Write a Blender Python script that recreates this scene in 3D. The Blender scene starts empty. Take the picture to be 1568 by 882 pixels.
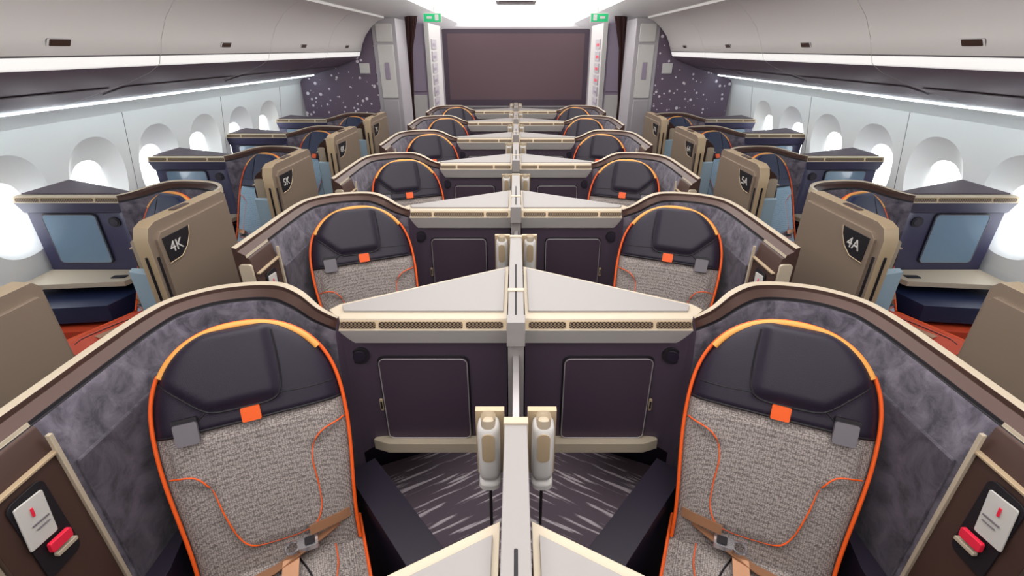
import bpy, math, random
from mathutils import Vector, Matrix
random.seed(3)
scene = bpy.context.scene

# ------------------------------------------------------------ materials
def mat(name, col, rough=0.5, metal=0.0, emis=None, estr=0.0, noise=None, bump=None, coat=0.0, sheen=0.0):
    m = bpy.data.materials.new(name); m.use_nodes = True
    nt = m.node_tree; b = nt.nodes["Principled BSDF"]
    b.inputs["Base Color"].default_value = (*col, 1)
    b.inputs["Roughness"].default_value = rough
    b.inputs["Metallic"].default_value = metal
    b.inputs["Coat Weight"].default_value = coat
    b.inputs["Sheen Weight"].default_value = sheen
    if emis:
        b.inputs["Emission Color"].default_value = (*emis, 1)
        b.inputs["Emission Strength"].default_value = estr
    tc = nt.nodes.new("ShaderNodeTexCoord")
    if noise:
        sc, col2, lo, hi = noise
        n = nt.nodes.new("ShaderNodeTexNoise"); n.inputs["Scale"].default_value = sc
        n.inputs["Detail"].default_value = 8; n.inputs["Roughness"].default_value = 0.65; n.inputs["Distortion"].default_value = 0.6
        nt.links.new(tc.outputs["Object"], n.inputs["Vector"])
        r = nt.nodes.new("ShaderNodeValToRGB")
        r.color_ramp.elements[0].position = lo; r.color_ramp.elements[0].color = (*col, 1)
        r.color_ramp.elements[1].position = hi; r.color_ramp.elements[1].color = (*col2, 1)
        nt.links.new(n.outputs["Fac"], r.inputs["Fac"])
        nt.links.new(r.outputs["Color"], b.inputs["Base Color"])
    if bump:
        sc, st = bump
        n2 = nt.nodes.new("ShaderNodeTexNoise"); n2.inputs["Scale"].default_value = sc
        nt.links.new(tc.outputs["Object"], n2.inputs["Vector"])
        bp = nt.nodes.new("ShaderNodeBump"); bp.inputs["Strength"].default_value = st
        bp.inputs["Distance"].default_value = 0.002
        nt.links.new(n2.outputs["Fac"], bp.inputs["Height"])
        nt.links.new(bp.outputs["Normal"], b.inputs["Normal"])
    return m

def tweed(name, c1, c2):
    """woven cloth: short light flecks on a darker ground"""
    m = mat(name, c1, 0.9)
    nt = m.node_tree; b = nt.nodes["Principled BSDF"]
    tc = nt.nodes.new("ShaderNodeTexCoord")
    mp = nt.nodes.new("ShaderNodeMapping"); mp.inputs["Rotation"].default_value = (0.0, 0.0, -0.42)
    mp.inputs["Scale"].default_value = (170, 170, 330)
    nt.links.new(tc.outputs["Object"], mp.inputs["Vector"])
    v = nt.nodes.new("ShaderNodeTexVoronoi"); v.inputs["Scale"].default_value = 1.0; v.inputs["Randomness"].default_value = 0.5
    nt.links.new(mp.outputs["Vector"], v.inputs["Vector"])
    r = nt.nodes.new("ShaderNodeValToRGB")
    r.color_ramp.elements[0].position = 0.15; r.color_ramp.elements[0].color = (*c2, 1)
    r.color_ramp.elements[1].position = 0.72; r.color_ramp.elements[1].color = (*c1, 1)
    nt.links.new(v.outputs["Distance"], r.inputs["Fac"]); nt.links.new(r.outputs["Color"], b.inputs["Base Color"])
    bp = nt.nodes.new("ShaderNodeBump"); bp.inputs["Strength"].default_value = 0.3; bp.inputs["Distance"].default_value = 0.0015
    bp.invert = True
    nt.links.new(v.outputs["Distance"], bp.inputs["Height"]); nt.links.new(bp.outputs["Normal"], b.inputs["Normal"])
    return m

CREAM = mat("cream_trim", (0.56, 0.475, 0.36), 0.36, 0.10)
CTOP = mat("console_top", (0.325, 0.302, 0.295), 0.4)
GOLD = mat("champagne", (0.55, 0.42, 0.27), 0.32, 0.25)
BROWN = mat("bronze_brown", (0.080, 0.043, 0.035), 0.36, 0.35)
SUEDE = mat("suede_grey", (0.048, 0.042, 0.060), 0.95, noise=(17, (0.175, 0.155, 0.195), 0.36, 0.68), bump=(300, 0.3), sheen=0.12)
SUEDE2 = mat("suede_panel", (0.032, 0.026, 0.038), 0.95, noise=(13, (0.105, 0.088, 0.115), 0.36, 0.68), bump=(300, 0.3), sheen=0.1)
DARK = mat("dark_leather", (0.015, 0.010, 0.024), 0.48, bump=(400, 0.2))
NAVY = mat("navy_leather", (0.012, 0.020, 0.065), 0.5)
CHAR = mat("charcoal_panel", (0.066, 0.045, 0.070), 0.5, bump=(500, 0.15))
CHAR2 = mat("charcoal_door", (0.056, 0.035, 0.056), 0.5, bump=(500, 0.2))
NCHAR = mat("navy_panel", (0.036, 0.034, 0.088), 0.4)
BLACK = mat("black_gap", (0.008, 0.006, 0.010), 0.6)
ORANGE = mat("orange_piping", (0.90, 0.115, 0.010), 0.5)
TAN = mat("tan_piping", (0.85, 0.38, 0.08), 0.45)
RED = mat("red_upholstery", (0.65, 0.065, 0.018), 0.7)
TAGR = mat("red_tag", (0.85, 0.02, 0.06), 0.5)
TWEED = tweed("tweed_grey", (0.13, 0.108, 0.105), (0.50, 0.44, 0.41))
TWEEDB = tweed("tweed_blue", (0.22, 0.36, 0.48), (0.48, 0.62, 0.74))
WING = mat("pale_blue_wing", (0.42, 0.58, 0.70), 0.6)
BELT = mat("belt_webbing", (0.48, 0.24, 0.13), 0.35, 0.35)
STEEL = mat("steel", (0.62, 0.62, 0.66), 0.25, 0.9)
GREYCL = mat("grey_clip", (0.16, 0.145, 0.165), 0.6)
RIM = mat("door_rim", (0.50, 0.47, 0.48), 0.3, 0.5)
WHITE = mat("white_plastic", (0.64, 0.62, 0.60), 0.35)
WALLM = mat("sidewall_white", (0.92, 0.95, 0.95), 0.5)
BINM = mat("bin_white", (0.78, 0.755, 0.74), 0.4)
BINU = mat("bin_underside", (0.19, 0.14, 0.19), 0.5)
BINL = mat("bin_lip_light", (0.95, 0.95, 0.95), 0.4, emis=(1, 0.98, 0.95), estr=0.55)
COVE = mat("cove_light", (0.9, 0.95, 0.95), 0.4, emis=(0.84, 0.96, 1.0), estr=14.0)
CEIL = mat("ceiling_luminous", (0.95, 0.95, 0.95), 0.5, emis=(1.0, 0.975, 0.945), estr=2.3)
CEILW = mat("ceiling_white", (0.88, 0.88, 0.88), 0.5)
GLASSW = mat("window_daylight", (0.9, 0.95, 1), 0.3, emis=(0.95, 0.98, 1.0), estr=5.0)
DOORM = mat("door_taupe", (0.28, 0.215, 0.165), 0.42, 0.25)
SCREENB = mat("screen_dark", (0.112, 0.066, 0.082), 0.55)
MONB = mat("monitor_blue", (0.15, 0.24, 0.34), 0.12, coat=0.5)
GREEN = mat("exit_green", (0.01, 0.35, 0.12), 0.4, emis=(0.01, 0.5, 0.2), estr=0.4)
CARD = mat("card_paper", (0.62, 0.60, 0.57), 0.5)
PURP = mat("galley_purple", (0.34, 0.28, 0.37), 0.5)
SILV = mat("monument_silver", (0.46, 0.43, 0.46), 0.35, 0.2)
CURT = mat("curtain_brown", (0.085, 0.035, 0.035), 0.8)

def vent_mat():
    m = mat("vent_mesh", (0.4, 0.32, 0.22), 0.4, 0.3)
    nt = m.node_tree; b = nt.nodes["Principled BSDF"]
    tc = nt.nodes.new("ShaderNodeTexCoord")
    c = nt.nodes.new("ShaderNodeTexChecker"); c.inputs["Scale"].default_value = 170
    c.inputs["Color1"].default_value = (0.26, 0.18, 0.11, 1); c.inputs["Color2"].default_value = (0.015, 0.01, 0.01, 1)
    nt.links.new(tc.outputs["Object"], c.inputs["Vector"]); nt.links.new(c.outputs["Color"], b.inputs["Base Color"])
    return m
VENT = vent_mat()

def carpet_mat():
    m = mat("carpet", (0.07, 0.06, 0.08), 0.95)
    nt = m.node_tree; b = nt.nodes["Principled BSDF"]
    tc = nt.nodes.new("ShaderNodeTexCoord")
    sp = nt.nodes.new("ShaderNodeSeparateXYZ"); nt.links.new(tc.outputs["Object"], sp.inputs[0])
    ab = nt.nodes.new("ShaderNodeMath"); ab.operation = 'ABSOLUTE'; nt.links.new(sp.outputs[0], ab.inputs[0])
    cb = nt.nodes.new("ShaderNodeCombineXYZ"); nt.links.new(ab.outputs[0], cb.inputs[0]); nt.links.new(sp.outputs[1], cb.inputs[1])
    r0 = nt.nodes.new("ShaderNodeMapping"); r0.inputs["Rotation"].default_value = (0, 0, math.radians(30))
    nt.links.new(cb.outputs[0], r0.inputs["Vector"])
    rot = nt.nodes.new("ShaderNodeMapping"); rot.inputs["Scale"].default_value = (4.0, 48, 1)
    nt.links.new(r0.outputs["Vector"], rot.inputs["Vector"])
    n = nt.nodes.new("ShaderNodeTexNoise"); n.inputs["Scale"].default_value = 1.0; n.inputs["Detail"].default_value = 2
    nt.links.new(rot.outputs["Vector"], n.inputs["Vector"])
    r = nt.nodes.new("ShaderNodeValToRGB")
    r.color_ramp.elements[0].position = 0.56; r.color_ramp.elements[0].color = (0.21, 0.16, 0.20, 1)
    r.color_ramp.elements[1].position = 0.64; r.color_ramp.elements[1].color = (0.95, 0.86, 0.92, 1)
    nt.links.new(n.outputs["Fac"], r.inputs["Fac"]); nt.links.new(r.outputs["Color"], b.inputs["Base Color"])
    return m
CARPET = carpet_mat()

def star_mat():
    m = mat("starry_panel", (0.11, 0.085, 0.125), 0.5)
    nt = m.node_tree; b = nt.nodes["Principled BSDF"]
    tc = nt.nodes.new("ShaderNodeTexCoord")
    v = nt.nodes.new("ShaderNodeTexVoronoi"); v.inputs["Scale"].default_value = 17
    nt.links.new(tc.outputs["Object"], v.inputs["Vector"])
    n = nt.nodes.new("ShaderNodeTexNoise"); n.inputs["Scale"].default_value = 3.5
    nt.links.new(tc.outputs["Object"], n.inputs["Vector"])
    sepc = nt.nodes.new("ShaderNodeSeparateColor"); nt.links.new(v.outputs["Color"], sepc.inputs[0])
    mu = nt.nodes.new("ShaderNodeMath"); mu.operation = 'MULTIPLY'; mu.inputs[1].default_value = 0.34
    nt.links.new(sepc.outputs[0], mu.inputs[0])
    mu2 = nt.nodes.new("ShaderNodeMath"); mu2.operation = 'MULTIPLY'
    nt.links.new(mu.outputs[0], mu2.inputs[0]); nt.links.new(n.outputs["Fac"], mu2.inputs[1])
    mu3 = nt.nodes.new("ShaderNodeMath"); mu3.operation = 'MULTIPLY'; mu3.inputs[1].default_value = 2.0
    nt.links.new(mu2.outputs[0], mu3.inputs[0])
    lt = nt.nodes.new("ShaderNodeMath"); lt.operation = 'LESS_THAN'
    nt.links.new(v.outputs["Distance"], lt.inputs[0]); nt.links.new(mu3.outputs[0], lt.inputs[1])
    mx = nt.nodes.new("ShaderNodeMix"); mx.data_type = 'RGBA'
    mx.inputs["A"].default_value = (0.15, 0.11, 0.16, 1); mx.inputs["B"].default_value = (0.8, 0.74, 0.8, 1)
    nt.links.new(lt.outputs[0], mx.inputs["Factor"]); nt.links.new(mx.outputs["Result"], b.inputs["Base Color"])
    return m
STAR = star_mat()

# ------------------------------------------------------------ mesh builder
class MB:
    def __init__(s): s.v = []; s.f = []; s.m = []; s.mats = []
    def mi(s, m):
        if m not in s.mats: s.mats.append(m)
        return s.mats.index(m)
    def add(s, vs, fs, m):
        o = len(s.v); s.v += [tuple(p) for p in vs]
        for k, f in enumerate(fs):
            s.f.append([i + o for i in f]); s.m.append(s.mi(m[k] if isinstance(m, list) else m))
    def box(s, x0, x1, y0, y1, z0, z1, m, M=None):
        vs = [Vector((x, y, z)) for z in (z0, z1) for y in (y0, y1) for x in (x0, x1)]
        if M: vs = [M @ p for p in vs]
        s.add(vs, [(0, 2, 3, 1), (4, 5, 7, 6), (0, 1, 5, 4), (2, 6, 7, 3), (0, 4, 6, 2), (1, 3, 7, 5)], m)
    def prism(s, poly, z0, z1, m, mtop=None, axis='z'):
        n = len(poly)
        def P(p, z):
            if axis == 'z': return (p[0], p[1], z)
            if axis == 'x': return (z, p[0], p[1])
            return (p[0], z, p[1])
        vs = [P(p, z0) for p in poly] + [P(p, z1) for p in poly]
        fs = [(i, (i + 1) % n, n + (i + 1) % n, n + i) for i in range(n)]
        ms = [(m[i] if isinstance(m, list) else m) for i in range(n)]
        e = mtop or (m[0] if isinstance(m, list) else m)
        fs += [tuple(reversed(range(n))), tuple(range(n, 2 * n))]; ms += [e, e]
        s.add(vs, fs, ms)
    def tube(s, pts, r, m, seg=8, closed=False):
        pts = [Vector(p) for p in pts]; n = len(pts); vs = []
        up = Vector((0.13, 0.21, 0.97))
        for i, p in enumerate(pts):
            a = pts[(i - 1) % n] if (closed or i > 0) else p
            b = pts[(i + 1) % n] if (closed or i < n - 1) else p
            t = (b - a).normalized()
            x = t.cross(up)
            if x.length < 0.05: x = t.cross(Vector((1, 0, 0)))
            x.normalize(); y = t.cross(x)
            for k in range(seg):
                an = 2 * math.pi * k / seg
                vs.append(p + (x * math.cos(an) + y * math.sin(an)) * r)
        fs = []
        for i in range(n if closed else n - 1):
            for k in range(seg):
                j = (i + 1) % n; k2 = (k + 1) % seg
                fs.append((i * seg + k, i * seg + k2, j * seg + k2, j * seg + k))
        if not closed:
            fs.append(tuple(range(seg))); fs.append(tuple((n - 1) * seg + k for k in reversed(range(seg))))
        s.add(vs, fs, m)
    def rplate(s, c, U, V, w, h, r, th, m, mrim=None, seg=5):
        c = Vector(c); U = Vector(U).normalized(); V = Vector(V).normalized(); N = U.cross(V)
        pts = []
        for (sx, sy, a0) in ((1, 1, 0), (-1, 1, 90), (-1, -1, 180), (1, -1, 270)):
            for k in range(seg + 1):
                a = math.radians(a0 + 90 * k / seg)
                pts.append((sx * (w / 2 - r) + r * math.cos(a), sy * (h / 2 - r) + r * math.sin(a)))
        n = len(pts)
        vs = [c + U * p[0] + V * p[1] for p in pts] + [c + U * p[0] + V * p[1] + N * th for p in pts]
        fs = [(i, (i + 1) % n, n + (i + 1) % n, n + i) for i in range(n)] + [tuple(reversed(range(n))), tuple(range(n, 2 * n))]
        s.add(vs, fs, [mrim or m] * n + [m, m])
        return [c + U * p[0] + V * p[1] + N * th for p in pts]
    def ribbon(s, pts, side, w, m, th=0.003, up=Vector((0, 0, 1))):
        vs = []; n = len(pts)
        for p in pts:
            p = Vector(p); sd = Vector(side).normalized() * w / 2
            vs += [p - sd, p + sd, p + sd + up * th, p - sd + up * th]
        fs = []
        for i in range(n - 1):
            a = i * 4; b = a + 4
            for k in range(4): fs.append((a + k, a + (k + 1) % 4, b + (k + 1) % 4, b + k))
        fs += [(0, 1, 2, 3), (n * 4 - 1, n * 4 - 2, n * 4 - 3, n * 4 - 4)]
        s.add(vs, fs, m)
    def sweep(s, path, prof, mf, dz=None, capm=None, capm2=None, dk=None):
        n = len(path); k = len(prof); vs = []
        for i, p in enumerate(path):
            a = Vector(path[max(0, i - 1)]); b = Vector(path[min(n - 1, i + 1)])
            t = (b - a).normalized(); N = Vector((t.y, -t.x))
            for (d, z) in prof:
                q = Vector(p) + N * d * (dk[i] if dk else 1)
                vs.append((q.x, q.y, z + (dz[i] if dz and z > 0.6 else 0)))
        fs = []; ms = []
        for i in range(n - 1):
            for j in range(k):
                j2 = (j + 1) % k
                fs.append((i * k + j, i * k + j2, (i + 1) * k + j2, (i + 1) * k + j)); ms.append(mf(j, path[i]))
        fs.append(tuple(reversed(range(k)))); ms.append(capm)
        fs.append(tuple((n - 1) * k + j for j in range(k))); ms.append(capm2 or capm)
        s.add(vs, fs, ms)
    def mesh(s, name, ang=35):
        me = bpy.data.meshes.new(name); me.from_pydata(s.v, [], s.f)
        for m in s.mats: me.materials.append(m)
        me.polygons.foreach_set("material_index", s.m)
        import bmesh
        bm = bmesh.new(); bm.from_mesh(me); bmesh.ops.recalc_face_normals(bm, faces=bm.faces); bm.to_mesh(me); bm.free()
        me.shade_smooth(); me.set_sharp_from_angle(angle=math.radians(ang)); me.update()
        return me

def obj(name, me, loc=(0, 0, 0), scale=(1, 1, 1), bevel=0.0, rot=0, parent=None):
    o = bpy.data.objects.new(name, me); scene.collection.objects.link(o)
    o.location = loc; o.scale = scale; o.rotation_euler = (0, 0, rot)
    if bevel:
        b = o.modifiers.new("bev", 'BEVEL'); b.width = bevel; b.segments = 2; b.limit_method = 'ANGLE'; b.angle_limit = math.radians(40)
    if parent: o.parent = parent
    return o

def catmull(pts, n=8):
    pts = [Vector(p) for p in pts]; out = []
    P = [pts[0] * 2 - pts[1]] + pts + [pts[-1] * 2 - pts[-2]]
    for i in range(1, len(P) - 2):
        for k in range(n):
            t = k / n; a, b, c, d = P[i - 1], P[i], P[i + 1], P[i + 2]
            out.append(0.5 * ((2 * b) + (c - a) * t + (2 * a - 5 * b + 4 * c - d) * t * t + (3 * b - a - 3 * c + d) * t ** 3))
    out.append(pts[-1]); return out

def sstep(x, a, b):
    t = max(0, min(1, (x - a) / (b - a))); return t * t * (3 - 2 * t)

# ------------------------------------------------------------ seat (left-of-centre version)
def build_seat(leather, fabric, cushion, name):
    mb = MB()
    ang = math.radians(24); rec = math.radians(24)
    B = Vector((-0.690, 0.945, 0.575))
    S = Vector((math.cos(ang), math.sin(ang), 0)); Fd = Vector((math.sin(ang), -math.cos(ang), 0)); Z = Vector((0, 0, 1))
    U = Z * math.cos(rec) - Fd * math.sin(rec); N = Fd * math.cos(rec) + Z * math.sin(rec)
    KS, KL = 0.85, 0.925
    L = 0.735; L0 = 0.40
    def hw(l):
        if l < L0: return 0.250 + 0.035 * sstep(l, -0.02, L0)
        return 0.285 * max(0.0, (1 - ((l - L0) / (L - L0)) ** 2.7)) ** (1 / 2.2)
    def lf(l): return -0.135 - 1.05 * (l - 0.50)
    def pillow(s, l):
        return sstep(s, lf(l), lf(l) + 0.035) * sstep(0.105 - s, 0, 0.035) * sstep(l, 0.485, 0.52)
    def nf(s, l):
        w = max(hw(l), 1e-4); x = min(1, abs(s) / w)
        e = (1 - x ** 12) * (1 - sstep(l, L - 0.03, L) ** 2)
        v = 0.008 + 0.024 * e
        v += 0.010 * (1 - x * x) * e
        v += 0.014 * sstep(l, 0.43, 0.452) * e
        v += 0.015 * pillow(s, l) * e
        if l < 0.43:
            left_edge = -0.15 + 0.05 * (1 - sstep(l, 0.04, 0.2)) - 0.10 * sstep(l, 0.26, 0.31)
            right_edge = 0.152 + 0.12 * sstep(l, 0.31, 0.37)
            v += 0.012 * sstep(s, left_edge - 0.008, left_edge + 0.014) * sstep(right_edge - s, -0.008, 0.014) * sstep(l, 0.045, 0.065) * e
        return v
    def P(s, l, n): return B + S * (s * KS) + U * (l * KL) + N * n
    ls = [-0.04 + 0.48 * i / 34 for i in range(35)]
    ls = [l for l in ls if l < 0.425] + [0.43, 0.437, 0.444, 0.451, 0.46] + [0.46 + (L - 0.46) * math.sin(math.pi / 2 * i / 30) for i in range(1, 31)]
    C = 56; vs = []; fs = []; ms = []
    for l in ls:
        w = hw(l)
        for c in range(C + 1):
            x = math.sin((c / C - 0.5) * math.pi) * 0.7 + (c / C - 0.5) * 2 * 0.3
            s_ = x * w; vs.append(P(s_, l, nf(s_, l)))
    for i in range(len(ls) - 1):
        for c in range(C):
            a = i * (C + 1) + c
            fs.append((a, a + 1, a + C + 2, a + C + 1)); ms.append(fabric if ls[i] < 0.435 else leather)
    mb.add(vs, fs, ms)
    out = [(-hw(l), l) for l in ls] + [(hw(l), l) for l in reversed(ls[:-1])]
    n = len(out)
    vs = [P(a, b, 0.008) for a, b in out] + [P(a * 0.97, b * 0.985, -0.045) for a, b in out]
    fs = [(i, i + 1, n + i + 1, n + i) for i in range(n - 1)] + [tuple(range(n, 2 * n))]
    mb.add(vs, fs, leather)
    rim = out
    def push(a, b, k): return (a * (1 + k), b + (k * 0.3 if b > 0.5 else 0))
    sideL = [p for p in rim if p[0] < 0 and p[1] < 0.63]; sideR = [p for p in rim if p[0] > 0 and p[1] < 0.63]
    for q in (sideL, sideR):
        mb.tube([P(*push(a, b, 0.006), 0.022) for a, b in q], 0.0055, ORANGE, 8)
    top = [p for p in rim if p[1] >= 0.615]
    mb.tube([P(*push(a, b, 0.004), 0.014) for a, b in top], 0.0055, ORANGE, 8)
    mb.tube([P(*push(a, b, -0.018), 0.026) for a, b in top], 0.0105, TAN, 8)
    def on(pts, r, m, dn=0.0, k=6):
        mb.tube([P(p[0], p[1], nf(p[0], p[1]) + dn) for p in catmull(pts, k)], r, m, 6)
    on([(-0.255, 0.613), (-0.20, 0.563), (-0.155, 0.52), (-0.125, 0.497), (-0.09, 0.487), (0, 0.485), (0.06, 0.487), (0.092, 0.505), (0.106, 0.55), (0.108, 0.63), (0.105, 0.70)], 0.0032, BLACK, 0.000)
    on([(-0.125, 0.497), (-0.16, 0.47), (-0.20, 0.452)], 0.003, BLACK)
    on([(0.092, 0.505), (0.17, 0.500), (0.26, 0.50)], 0.002, BLACK)
    mb.tube([P(-0.275 + 0.55 * i / 20, 0.444, nf(-0.275 + 0.55 * i / 20, 0.444) + 0.001) for i in range(21)], 0.0035, BLACK, 6)
    on([(-0.270, 0.315), (-0.225, 0.318), (-0.185, 0.305), (-0.155, 0.26), (-0.135, 0.18), (-0.11, 0.10), (-0.07, 0.06), (0, 0.05), (0.07, 0.05), (0.12, 0.065), (0.148, 0.11), (0.153, 0.18), (0.150, 0.27), (0.168, 0.325), (0.205, 0.355), (0.275, 0.372)], 0.0022, ORANGE, 0.0005, 6)
    c = P(0.0, 0.462, nf(0, 0.462) + 0.002); mb.rplate(c, S, U, 0.048, 0.040, 0.004, 0.008, ORANGE)
    c = P(-0.185, 0.448, nf(-0.185, 0.47) + 0.004); mb.rplate(c, S, U, 0.056, 0.062, 0.008, 0.012, GREYCL)
    c = P(-0.185, 0.486, nf(-0.185, 0.47) + 0.002); mb.rplate(c, S, U, 0.060, 0.012, 0.004, 0.014, BLACK)
    # cushion
    C0 = B - Z * 0.01
    def Q(s, f, h): return C0 + S * (s * 0.87) + Fd * f + Z * h
    fl = [-0.06 + 0.50 * i / 22 for i in range(23)]
    def cn(s, f):
        x = min(1, abs(s) / 0.255)
        return 0.03 * (1 - x ** 5) * (1 - sstep(f, 0.34, 0.44) ** 2) - 0.03 + 0.012 * sstep(0.17 - abs(s), 0, 0.02)
    vs = []; fs = []
    for f in fl:
        for c in range(C + 1):
            s_ = (c / C - 0.5) * 0.51; vs.append(Q(s_, f, cn(s_, f)))
    for i in range(len(fl) - 1):
        for c in range(C):
            a = i * (C + 1) + c; fs.append((a, a + 1, a + C + 2, a + C + 1))
    mb.add(vs, fs, cushion)
    M = Matrix((( S.x * 0.87, Fd.x, 0, C0.x), (S.y * 0.87, Fd.y, 0, C0.y), (0, 0, 1, C0.z), (0, 0, 0, 1)))
    mb.box(-0.255, 0.255, -0.06, 0.44, -0.14, -0.03, leather if cushion != RED else RED, M)
    mb.box(-0.20, 0.20, -0.04, 0.24, -0.565, -0.14, leather if cushion != RED else RED, M)
    for sg in (-1, 1):
        mb.tube([Q(sg * 0.256, f, -0.026) for f in fl], 0.005, ORANGE, 6)
    mb.tube([Q(p[0], p[1], cn(*p) + 0.001) for p in catmull([(0.16, 0.0), (0.165, 0.10), (0.15, 0.2), (0.14, 0.4)], 6)], 0.0022, ORANGE, 6)
    mb.tube([Q(p[0], p[1], cn(*p) + 0.001) for p in catmull([(0.05, 0.06), (0.08, 0.12), (0.10, 0.2), (0.10, 0.4)], 6)], 0.003, BLACK, 6)
    # belts
    mb.ribbon([Q(0.19, 0.01, 0.050), Q(0.14, 0.035, 0.05), Q(0.06, 0.06, 0.040), Q(-0.02, 0.08, 0.026), Q(-0.10, 0.09, 0.022), Q(-0.19, 0.10, 0.018), Q(-0.25, 0.10, 0.015)], Fd + Z * 0.35, 0.040, BELT)
    mb.ribbon([Q(0.03, 0.075, 0.040), Q(0.02, 0.14, 0.024), Q(0.01, 0.22, 0.020), Q(0.02, 0.33, 0.020)], S, 0.044, BELT)
    mb.ribbon([P(0.10, 0.055, 0.060), P(0.145, 0.06, 0.06), P(0.20, 0.062, 0.050), P(0.235, 0.06, 0.03)], U, 0.028, BELT, 0.004, N)
    c = Q(0.085, 0.055, 0.048); mb.rplate(c, S, Fd * -1, 0.055, 0.038, 0.008, 0.016, STEEL)
    mb.rplate(c + S * 0.006 + Z * 0.016, S, Fd * -1, 0.028, 0.026, 0.005, 0.004, BLACK)
    mb.tube([c + Vector((0, 0, 0.01)) - S * 0.042 + (S * math.cos(a) * 0.018 + Fd * math.sin(a) * 0.020) for a in [i * math.pi / 8 for i in range(16)]], 0.004, STEEL, 6, True)
    return mb.mesh(name, 50)

# ------------------------------------------------------------ partition shell
def build_shell():
    mb = MB()
    ctrl = [(-1.10, 0.62), (-1.10, 0.75), (-1.10, 0.9), (-1.10, 1.05), (-1.095, 1.2), (-1.07, 1.31), (-0.99, 1.395), (-0.88, 1.435), (-0.78, 1.435), (-0.69, 1.395), (-0.615, 1.335), (-0.545, 1.295)]
    path = catmull(ctrl, 8); n = len(path)
    dz = [-0.05 * sstep(i / n, 0.72, 1.0) for i in range(n)]
    dk = [1 - 0.62 * sstep(i / n, 0.76, 1.0) for i in range(n)]
    prof = [(0, 0.03), (0, 1.180), (0.001, 1.214), (0.019, 1.209), (0.021, 1.196), (0.048, 1.180), (0.050, 1.170), (0.055, 1.170), (0.061, 1.163), (0.078, 1.075), (0.081, 1.068), (0.083, 0.03)]
    def mf(j, p):
        fr = p[1] < 0.80
        if j in (0,): return BROWN
        if j in (1, 2): return CREAM
        if j in (3, 4): return BROWN
        if j == 5: return BLACK if not fr else CREAM
        if j == 6: return BLACK
        return BROWN if fr else SUEDE
    mb.sweep(path, prof, mf, dz, BROWN, CHAR, dk)
    sub = [p for p in path if p[1] > 0.815 and p[0] < -1.03]
    pr = [(0.082, 0.32), (0.082, 1.045), (0.087, 1.052), (0.090, 1.045), (0.091, 0.32)]
    mb.sweep(sub, pr, lambda j, p: SUEDE2 if j == 3 else SUEDE, None, SUEDE, SUEDE)
    mb.box(-1.020, -1.010, 0.795, 0.805, 0.05, 1.15, CREAM)
    mb.box(-1.026, -1.012, 0.62, 0.80, 1.10, 1.106, GOLD)
    mb.rplate((-1.058, 0.62, 0.62), (1, 0, 0), (0, 0, 1), 0.05, 1.05, 0.012, 0.012, CREAM)
    mb.rplate((-1.058, 0.608, 0.9), (1, 0, 0), (0, 0, 1), 0.02, 0.22, 0.008, 0.004, BLACK)
    Y = (0, 1, 0); Zv = (0, 0, 1)
    mb.rplate((-1.018, 0.705, 0.97), Y, Zv, 0.085, 0.22, 0.018, 0.004, BLACK)
    mb.rplate((-1.012, 0.695, 1.01), (0, 1, -0.12), (0, 0.12, 1), 0.062, 0.11, 0.004, 0.004, CARD)
    mb.rplate((-1.007, 0.695, 1.035), (0, 1, -0.12), (0, 0.12, 1), 0.006, 0.022, 0.002, 0.002, TAGR)
    mb.rplate((-1.007, 0.70, 1.005), (0, 1, -0.12), (0, 0.12, 1), 0.038, 0.004, 0.001, 0.002, GREYCL)
    mb.rplate((-1.007, 0.70, 0.992), (0, 1, -0.12), (0, 0.12, 1), 0.030, 0.003, 0.001, 0.002, GREYCL)
    mb.rplate((-1.010, 0.71, 0.93), (0, 1, -0.12), (0, 0.12, 1), 0.05, 0.024, 0.004, 0.010, TAGR)
    mb.rplate((-1.012, 0.715, 0.903), (0, 1, -0.12), (0, 0.12, 1), 0.05, 0.010, 0.003, 0.010, CREAM)
    mb.prism([(-1.006, 0.66), (-0.95, 0.66), (-0.95, 0.85), (-0.985, 1.0), (-1.006, 1.0)], 0.05, 0.62, DARK)
    return mb.mesh("suite_shell", 30)

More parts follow.
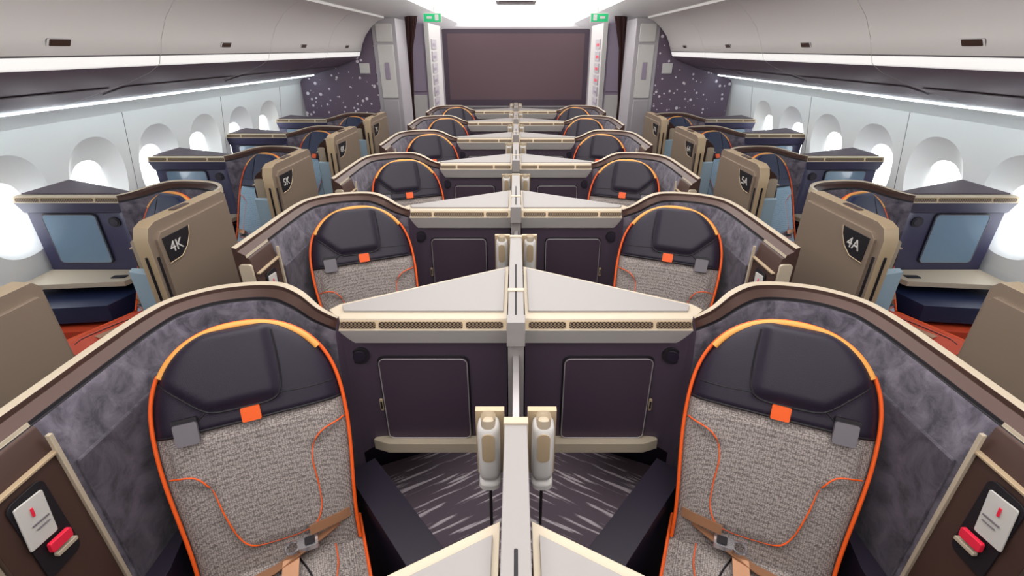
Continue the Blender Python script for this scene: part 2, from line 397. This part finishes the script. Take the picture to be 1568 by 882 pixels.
# ------------------------------------------------------------ console cabinet
def build_console(window=False):
    mb = MB()
    face = NCHAR if window else CHAR; door = MONB if window else CHAR2
    zb = 0.60
    front = catmull([(-0.03, 1.335), (-0.25, 1.335), (-0.46, 1.335), (-0.515, 1.322), (-0.55, 1.29)], 4)
    poly = [tuple(p) for p in front] + [(-0.60, 1.35), (-0.577, 1.39), (-0.03, 1.69)]
    mb.prism(poly, zb, 1.135, face)
    top_m = CTOP if not window else CHAR2
    tp = [(-0.028, 1.315), (-0.56, 1.315), (-0.60, 1.36), (-0.578, 1.397), (-0.028, 1.705)]
    mb.prism(tp, 1.136, 1.150, [CREAM] * 5, CREAM if not window else BROWN)
    tp2 = [(-0.040, 1.340), (-0.545, 1.340), (-0.562, 1.378), (-0.040, 1.673)]
    mb.prism(tp2, 1.1505, 1.158, top_m)
    pr = [(1.345, 1.152), (1.300, 1.152), (1.297, 1.147), (1.288, 1.121), (1.285, 1.117), (1.320, 1.050), (1.340, 1.040), (1.345, 1.040)]
    mb.prism(pr, -0.028, -0.552, [CREAM, CREAM, GOLD, CREAM, WHITE if not window else face, CREAM if not window else face, face, face], CREAM, axis='x')
    d = Vector((0, 1.288 - 1.297, 1.121 - 1.147)).normalized()
    for a, b in ((-0.545, -0.435), (-0.425, -0.165), (-0.155, -0.04)):
        mb.rplate(((a + b) / 2, 1.2905, 1.134), (1, 0, 0), -d, b - a, 0.021, 0.006, 0.002, VENT)
    cx, w = (-0.24, 0.27) if window else (-0.308, 0.292)
    cz, h = (0.885, 0.30) if window else (0.815, 0.34)
    mb.rplate((cx, 1.334, cz), (1, 0, 0), (0, 0, 1), w + 0.014, h + 0.014, 0.024, 0.003, BLACK)
    rim = mb.rplate((cx, 1.332, cz), (1, 0, 0), (0, 0, 1), w, h, 0.02, 0.010, door)
    mb.tube(rim, 0.0022, GREYCL if window else RIM, 6, True)
    if not window:
        mb.rplate((cx - w / 2 - 0.013, 1.333, 0.79), (1, 0, 0), (0, 0, 1), 0.012, 0.05, 0.004, 0.006, GOLD)
        mb.rplate((cx - w / 2 - 0.013, 1.328, 0.79), (1, 0, 0), (0, 0, 1), 0.006, 0.03, 0.002, 0.004, BLACK)
    c0 = Vector((-0.512, 1.322, 1.00)) if not window else Vector((-0.46, 1.333, 0.99))
    t = Vector((1, 0.25, 0)).normalized() if not window else Vector((1, 0, 0))
    mb.rplate(c0 + Vector((0, 0.004, 0)), t, (0, 0, 1), 0.060, 0.060, 0.029, 0.010, BLACK, seg=8)
    mb.rplate(c0 + Vector((0, -0.006, 0)), t, (0, 0, 1), 0.04, 0.04, 0.0195, 0.003, DARK, seg=8)
    if window:
        mb.prism([(-0.03, 1.10), (-0.52, 1.16), (-0.56, 1.33), (-0.03, 1.33)], 0.655, 0.685, CREAM)
        mb.rplate((-0.46, 1.22, 0.686), (1, -0.1, 0), (0, 1, 0), 0.07, 0.04, 0.006, 0.004, BLACK)
        mb.prism([(-0.03, 0.95), (-0.50, 1.02), (-0.56, 1.33), (-0.03, 1.33)], 0.50, 0.60, NAVY)
        mb.prism([(-0.03, 0.90), (-0.54, 0.98), (-0.58, 1.33), (-0.03, 1.33)], 0.02, 0.47, RED)
    else:
        mb.prism([(-0.085, 1.295), (-0.455, 1.295), (-0.51, 1.315), (-0.50, 1.36), (-0.085, 1.36)], 0.600, 0.642, CREAM)
        mb.prism([(-0.575, 1.20), (-0.50, 1.27), (-0.165, 0.87), (-0.185, 0.82), (-0.24, 0.80), (-0.275, 0.83)], 0.02, 0.60, DARK)
    return mb.mesh("console_window" if window else "console", 35)

# ------------------------------------------------------------ door panel
def build_door():
    mb = MB()
    pr = [(0.0, 0.03), (0.0, 1.20), (0.02, 1.245), (0.06, 1.262), (0.50, 1.272), (0.52, 1.25), (0.52, 0.03)]
    mb.prism(pr, -0.065, 0.0, [GOLD, GOLD, GOLD, GOLD, GOLD, DOORM, DOORM], DOORM, axis='x')
    pr2 = [(0.035, 0.10), (0.035, 1.19), (0.06, 1.215), (0.49, 1.228), (0.505, 1.21), (0.505, 0.10)]
    mb.prism(pr2, -0.001, 0.012, DOORM, axis='x')
    mb.box(0.0, 0.004, 0.014, 0.026, 0.60, 1.12, BLACK)
    mb.prism([(0.055, 1.19), (0.215, 1.195), (0.205, 1.16), (0.175, 1.115), (0.13, 1.085), (0.06, 1.08)], 0.012, 0.016, BLACK, axis='x')
    mb.tube([(0.016, 0.215, 1.197), (0.016, 0.205, 1.16), (0.016, 0.175, 1.115), (0.016, 0.13, 1.083), (0.016, 0.055, 1.077)], 0.0022, GOLD, 6)
    mb.rplate((-0.0325, 0.25, 1.266), (1, 0, 0), (0, 1, 0.02), 0.03, 0.10, 0.006, 0.004, BROWN)
    mb.rplate((-0.0325, 0.0, 0.75), (1, 0, 0), (0, 0, 1), 0.012, 0.75, 0.005, 0.004, BLACK)
    mb.prism([(-0.066, 0.01), (-0.17, 0.03), (-0.19, 0.07), (-0.066, 0.07)], 0.05, 1.04, WING)
    return mb.mesh("suite_door", 35)

seat_c = build_seat(DARK, TWEED, TWEED, "passenger_seat")
seat_w = build_seat(NAVY, TWEEDB, RED, "passenger_seat_blue")
shell = build_shell(); cons = build_console(False); consw = build_console(True); door = build_door()

P_ = 1.12
for n in range(0, 7):
    dy = P_ * (n - 1)
    for sx in (1, -1):
        obj("suite_shell", shell, (0, dy, 0), (sx, 1, 1), 0.001)
        obj("console_cabinet", cons, (0, dy, 0), (sx, 1, 1), 0.003)
        obj("passenger_seat", seat_c, (0, dy, 0), (sx, 1, 1))
for k in range(-1, 4):
    dy = 1.385 + P_ * k
    dd = dy
    if k == -1: dy -= 0.20; dd += 0.08
    for sd in (-1, 1):
        obj("suite_shell", shell, (sd * 2.885, dy, 0), (sd * 1.15, 1, 1), 0.001)
        obj("console_cabinet", consw, (sd * 2.885, dy, 0), (sd * 1.15, 1, 1), 0.003)
        obj("passenger_seat", seat_w, (sd * 2.685, dy + 0.07, 0), (sd, 1, 0.985))
        d = obj("suite_door", door, (sd * 1.50, dd + 0.465, 0), (-sd, 1, 1), 0.004, rot=sd * 0.09)
        lab = {-1: "3", 0: "4", 1: "5", 2: "6", 3: "7"}[k] + ("K" if sd < 0 else "A")
        cu = bpy.data.curves.new("label", 'FONT'); cu.body = lab; cu.size = 0.065; cu.extrude = 0.001
        cu.materials.append(CARD)
        to = bpy.data.objects.new("seat_label", cu); scene.collection.objects.link(to)
        to.parent = d
        to.rotation_euler = (math.radians(90), 0, math.radians(90))
        to.scale = (1 if sd < 0 else -1, 1, 1)
        to.location = (0.0175, 0.078 if sd < 0 else 0.165, 1.118)

# ------------------------------------------------------------ centre divider + lamps
mb = MB()
mb.box(-0.024, 0.024, 0.10, 0.80, 0.02, 1.195, CTOP)
mb.box(-0.003, 0.003, 0.10, 0.50, 1.194, 1.197, BLACK)
mb.box(-0.007, 0.007, 0.80, 1.22, 0.02, 1.06, CHAR)
mb.box(-0.009, 0.009, 0.80, 1.22, 1.06, 1.07, RIM)
mb.box(-0.027, 0.027, 1.19, 1.235, 1.12, 1.202, CTOP)
mb.box(-0.026, 0.026, 0.78, 0.80, 1.12, 1.20, CREAM)
mb.box(-0.027, 0.027, 0.28, 0.30, 1.12, 1.199, CREAM)
div = mb.mesh("divider")
for n in range(0, 8):
    obj("center_divider", div, (0, P_ * (n - 1), 0), (1, 1, 1), 0.003)
mb = MB()
def capsule(mb, c, w, d, z0, z1, m):
    pts = []
    for i in range(20):
        a = 2 * math.pi * i / 20; ca, sa = math.cos(a), math.sin(a)
        pts.append((c[0] + w * math.copysign(abs(ca) ** 0.7, ca), c[1] + d * math.copysign(abs(sa) ** 0.7, sa)))
    vs = []; zz = [(z0, 0.6), (z0 + 0.006, 0.9), (z0 + 0.02, 1), (z1 - 0.02, 1), (z1 - 0.006, 0.92), (z1, 0.7)]
    for z, k in zz:
        for p in pts: vs.append((c[0] + (p[0] - c[0]) * k, c[1] + (p[1] - c[1]) * k, z))
    fs = []
    for j in range(5):
        for i in range(20): fs.append((j * 20 + i, j * 20 + (i + 1) % 20, (j + 1) * 20 + (i + 1) % 20, (j + 1) * 20 + i))
    fs += [tuple(reversed(range(20))), tuple(range(100, 120))]
    mb.add(vs, fs, m)
capsule(mb, (-0.060, 0.815), 0.025, 0.026, 1.015, 1.175, WHITE)
capsule(mb, (-0.060, 0.815), 0.0255, 0.0265, 0.985, 1.012, WHITE)
capsule(mb, (-0.060, 0.810), 0.016, 0.018, 1.172, 1.18, CREAM)
mb.rplate((-0.060, 0.790, 1.12), (1, 0, 0), (0, 0, 1), 0.028, 0.08, 0.013, 0.003, GOLD)
mb.tube([(-0.060, 0.815, 0.99), (-0.060, 0.815, 0.02)], 0.004, BLACK, 6)
mb.box(-0.090, -0.026, 0.835, 0.85, 1.0, 1.185, GOLD)
lamp = mb.mesh("lamp", 50)
for n in range(0, 7):
    for sx in (1, -1):
        obj("reading_lamp", lamp, (0, P_ * n, 0), (sx, 1, 1))

# ------------------------------------------------------------ floor
mb = MB(); mb.box(-2.9, 2.9, -2, 12, -0.05, 0, CARPET); obj("floor", mb.mesh("floor"))

# ------------------------------------------------------------ side walls with windows
WY = [0.76 + 0.635 * i for i in range(9)]
def build_wall(sd):
    mb = MB()
    A = Vector((sd * 2.79, 0, 1.50)); Bt = Vector((sd * 2.90, 0, 0.72))
    up = (A - Bt).normalized(); H = (A - Bt).length
    outn = Vector((sd * up.z, 0, -sd * up.x)); outn.normalize()
    q0 = 0.37
    def W(y, q, n): return Bt + up * q + Vector((0, y, 0)) + outn * n
    y0 = WY[0] - 0.3175
    NP = 48
    for i, yc in enumerate(WY):
        c = q0
        rect = []
        for k in range(NP):
            a = 2 * math.pi * k / NP
            dx, dz = math.cos(a), math.sin(a)
            hi = (H - c) if dz > 0 else c
            t = min(0.3175 / abs(dx) if abs(dx) > 1e-6 else 9, hi / abs(dz) if abs(dz) > 1e-6 else 9)
            rect.append((dx * t, dz * t))
        def ell(rx, rz, oz=0):
            return [(rx * math.copysign(abs(math.cos(2 * math.pi * k / NP)) ** 0.88, math.cos(2 * math.pi * k / NP)),
                     oz + rz * math.copysign(abs(math.sin(2 * math.pi * k / NP)) ** 0.88, math.sin(2 * math.pi * k / NP))) for k in range(NP)]
        loops = [(rect, 0), (ell(0.245, 0.295), 0), (ell(0.235, 0.285), 0.012), (ell(0.175, 0.220, -0.035), 0.065), (ell(0.150, 0.190, -0.06), 0.08), (ell(0.132, 0.175, -0.065), 0.11)]
        vs = []
        for lp, dn in loops:
            vs += [W(yc + p[0], c + p[1], dn) for p in lp]
        fs = []
        for j in range(len(loops) - 1):
            for k in range(NP):
                k2 = (k + 1) % NP
                fs.append((j * NP + k, j * NP + k2, (j + 1) * NP + k2, (j + 1) * NP + k))
        mb.add(vs, fs, WALLM)
        for sx, sz in ((1, 1), (-1, 1), (-1, -1), (1, -1)):
            cor = (0.3175 * sx, (H - c) if sz > 0 else -c)
            best = None
            for k in range(NP):
                k2 = (k + 1) % NP
                on1 = abs(abs(rect[k][0]) - 0.3175) < 1e-5; on2 = abs(abs(rect[k2][0]) - 0.3175) < 1e-5
                if on1 != on2 and rect[k][0] * sx > 0 and rect[k][1] * sz > 0: best = (k, k2)
            if best:
                mb.add([W(yc + cor[0], c + cor[1], 0)] + [W(yc + rect[k][0], c + rect[k][1], 0) for k in best], [(0, 1, 2)], WALLM)
        g = MB(); e = ell(0.134, 0.177, -0.065)
        g.add([W(yc + p[0], c + p[1], 0.105) for p in e], [tuple(range(NP))], GLASSW)
        obj("window_%d" % (i + 1 + (9 if sd > 0 else 0)), g.mesh("window"))
    ye = WY[-1] + 0.3175
    def strip(ptsz, ya, yb):
        n = len(ptsz)
        mb.add([(sd * x, ya, z) for x, z in ptsz] + [(sd * x, yb, z) for x, z in ptsz], [(i, i + 1, n + i + 1, n + i) for i in range(n - 1)], WALLM)
    strip([(2.58, 1.61), (2.70, 1.58), (2.76, 1.55), (2.79, 1.50)], -2, 12)
    strip([(2.90, 0.72), (2.91, 0.4), (2.86, 0.0)], -2, 12)
    strip([(2.79, 1.50), (2.90, 0.72)], -2, y0); strip([(2.79, 1.50), (2.90, 0.72)], ye, 12)
    for yc in WY[::2]:
        mb.tube([W(yc + 0.3175, 0.0, -0.001), W(yc + 0.3175, H, -0.001)], 0.002, GREYCL, 4)
    obj("wall_left" if sd < 0 else "wall_right", mb.mesh("wall"))
build_wall(-1); build_wall(1)

# ------------------------------------------------------------ bins
def build_bin(sd, ya, yb):
    mb = MB()
    pts = [(1.60, 2.235), (1.68, 2.205), (1.77, 2.14), (1.85, 2.05), (1.905, 1.95), (1.93, 1.875),
           (1.938, 1.868), (1.952, 1.830), (1.965, 1.820), (2.02, 1.785), (2.15, 1.735), (2.35, 1.675), (2.56, 1.61), (2.57, 1.63), (2.57, 2.3), (1.60, 2.3)]
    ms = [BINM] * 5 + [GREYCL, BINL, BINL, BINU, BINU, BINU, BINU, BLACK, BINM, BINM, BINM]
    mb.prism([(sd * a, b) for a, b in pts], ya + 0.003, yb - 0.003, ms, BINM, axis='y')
    ym = (ya + yb) / 2
    U = Vector((0, 1, 0)) * (1 if sd < 0 else -1); V = Vector((sd * (1.85 - 1.905), 0, 0.10)).normalized()
    mb.rplate((sd * 1.914, ym, 1.925), U, V, 0.13, 0.035, 0.006, 0.004, BINM, GREYCL)
    mb.rplate((sd * 1.911, ym, 1.925), U, V, 0.105, 0.028, 0.004, 0.003, BROWN, BLACK)
    mb.rplate((sd * 2.30, ym, 1.682), (sd * 0.95, 0, -0.28), U * -1, 0.16, 1.2, 0.02, 0.004, BINU, GREYCL)
    mb.box(min(sd * 2.564, sd * 2.580), max(sd * 2.564, sd * 2.580), ya + 0.01, yb - 0.01, 1.598, 1.606, COVE)
    return mb.mesh("bin", 40)
edges = [-1.95, -0.98, 0.32, 1.62, 2.92, 4.22, 5.52, 6.71]
for a, b in zip(edges[:-1], edges[1:]):
    for sd in (-1, 1):
        obj("overhead_bin", build_bin(sd, a, b))

# ------------------------------------------------------------ ceiling
mb = MB()
cp = [(1.62, 2.25), (1.45, 2.30), (1.30, 2.40), (1.28, 2.42)]
for sd in (-1, 1):
    mb.add([(sd * x, -2, z) for x, z in cp] + [(sd * x, 12, z) for x, z in cp], [(i, i + 1, 5 + i, 4 + i) for i in range(3)], CEILW)
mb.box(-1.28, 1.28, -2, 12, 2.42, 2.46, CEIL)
for sd in (-1, 1):
    mb.box(min(sd * 1.62, sd * 2.92), max(sd * 1.62, sd * 2.92), 6.74, 12, 2.25, 2.3, CEILW)
mb.box(-0.24, 0.24, 6.55, 7.1, 2.405, 2.42, CEILW)
mb.box(-0.20, 0.20, 6.60, 6.66, 2.40, 2.406, GREYCL)
obj("ceiling", mb.mesh("ceiling"))
mb = MB(); mb.box(-2.9, 2.9, -2.05, -2, 0, 2.45, CEILW); obj("wall_front", mb.mesh("wf"))
mb = MB(); mb.box(-2.9, 2.9, 12, 12.05, 0, 2.45, CEILW); obj("wall_back", mb.mesh("wb"))

# ------------------------------------------------------------ bulkheads / monuments
for sd in (-1, 1):
    mb = MB()
    def bx(a, b, *r): mb.box(min(sd * a, sd * b), max(sd * a, sd * b), *r)
    bx(1.78, 2.78, 6.76, 6.80, 0.0, 2.24, STAR)
    bx(1.86, 1.99, 6.745, 6.76, 1.62, 1.74, WHITE)
    bx(1.48, 1.78, 6.75, 7.35, 0.0, 2.24, SILV)
    for z0, z1 in ((0.1, 1.3), (1.33, 1.95), (1.98, 2.18)):
        bx(1.53, 1.73, 6.735, 6.75, z0, z1, WHITE if z0 > 1.2 else SILV)
    bx(1.60, 1.66, 6.725, 6.735, 1.55, 1.75, PURP)
    obj("lavatory_monument", mb.mesh("monument"), bevel=0.006)
    mb = MB()
    pts = []
    for i in range(25):
        x = 1.38 + 0.12 * i / 24; pts.append((sd * x, 7.42 + 0.02 * math.sin(i * 1.9)))
    n = len(pts)
    vs = []
    for z, k in ((0.05, 0.45), (1.2, 0.3), (1.9, 0.7), (2.3, 1.5)):
        for p in pts: vs.append((sd * 1.50 + (p[0] - sd * 1.50) * k, p[1], z))
    mb.add(vs, [(j * n + i, j * n + i + 1, (j + 1) * n + i + 1, (j + 1) * n + i) for j in range(3) for i in range(n - 1)], CURT)
    obj("aisle_curtain", mb.mesh("curtain", 80))
    mb = MB()
    bx(1.36, 2.75, 8.2, 9.4, 0.0, 2.25, PURP)
    bx(1.30, 1.37, 8.15, 9.4, 0.0, 2.25, WHITE)
    bx(1.40, 1.64, 8.18, 8.2, 1.3, 1.95, PURP)
    bx(1.40, 1.64, 8.18, 8.2, 0.2, 1.25, WHITE)
    for j in range(6):
        bx(1.285, 1.30, 8.3, 8.75, 1.05 + j * 0.17, 1.19 + j * 0.17, SILV)
        bx(1.28, 1.286, 8.36, 8.60, 1.09 + j * 0.17, 1.13 + j * 0.17, TAGR if sd > 0 and j > 1 else PURP)
    obj("galley_unit", mb.mesh("galley"), bevel=0.003)
    mb = MB()
    bx(1.02, 1.25, 7.5, 7.53, 2.235, 2.33, GREEN)
    bx(1.01, 1.26, 7.505, 7.525, 2.225, 2.34, WHITE)
    bx(1.05, 1.10, 7.495, 7.50, 2.25, 2.32, WHITE); bx(1.14, 1.21, 7.495, 7.50, 2.27, 2.30, WHITE)
    bx(1.10, 1.12, 7.51, 7.52, 2.34, 2.42, WHITE)
    obj("exit_sign", mb.mesh("exit"))
mb = MB()
mb.box(-1.0, 1.0, 7.64, 7.72, 0, 2.14, SILV)
obj("wall_bulkhead", mb.mesh("bh"))
mb = MB()
mb.rplate((0, 7.63, 1.655), (1, 0, 0), (0, 0, 1), 2.11, 1.05, 0.03, 0.03, SILV)
mb.rplate((0, 7.60, 1.655), (1, 0, 0), (0, 0, 1), 2.06, 1.00, 0.02, 0.01, CHAR2)
mb.rplate((0, 7.59, 1.665), (1, 0, 0), (0, 0, 1), 1.92, 0.86, 0.01, 0.002, SCREENB)
obj("video_screen", mb.mesh("screen"))

# ------------------------------------------------------------ world, camera
w = bpy.data.worlds.new("W"); scene.world = w; w.use_nodes = True
w.node_tree.nodes["Background"].inputs[0].default_value = (0.9, 0.95, 1, 1)
w.node_tree.nodes["Background"].inputs[1].default_value = 0.6
cam = bpy.data.cameras.new("cam"); co = bpy.data.objects.new("camera", cam); scene.collection.objects.link(co)
cam.sensor_width = 36; cam.lens = 36 * 740 / 1568; cam.shift_x = -6 / 1568
co.location = (0, 0, 1.90); co.rotation_euler = (math.radians(90 - 26.3), 0, 0)
cam.clip_start = 0.02
scene.camera = co
scene.view_settings.view_transform = 'Standard'
scene.view_settings.look = 'None'
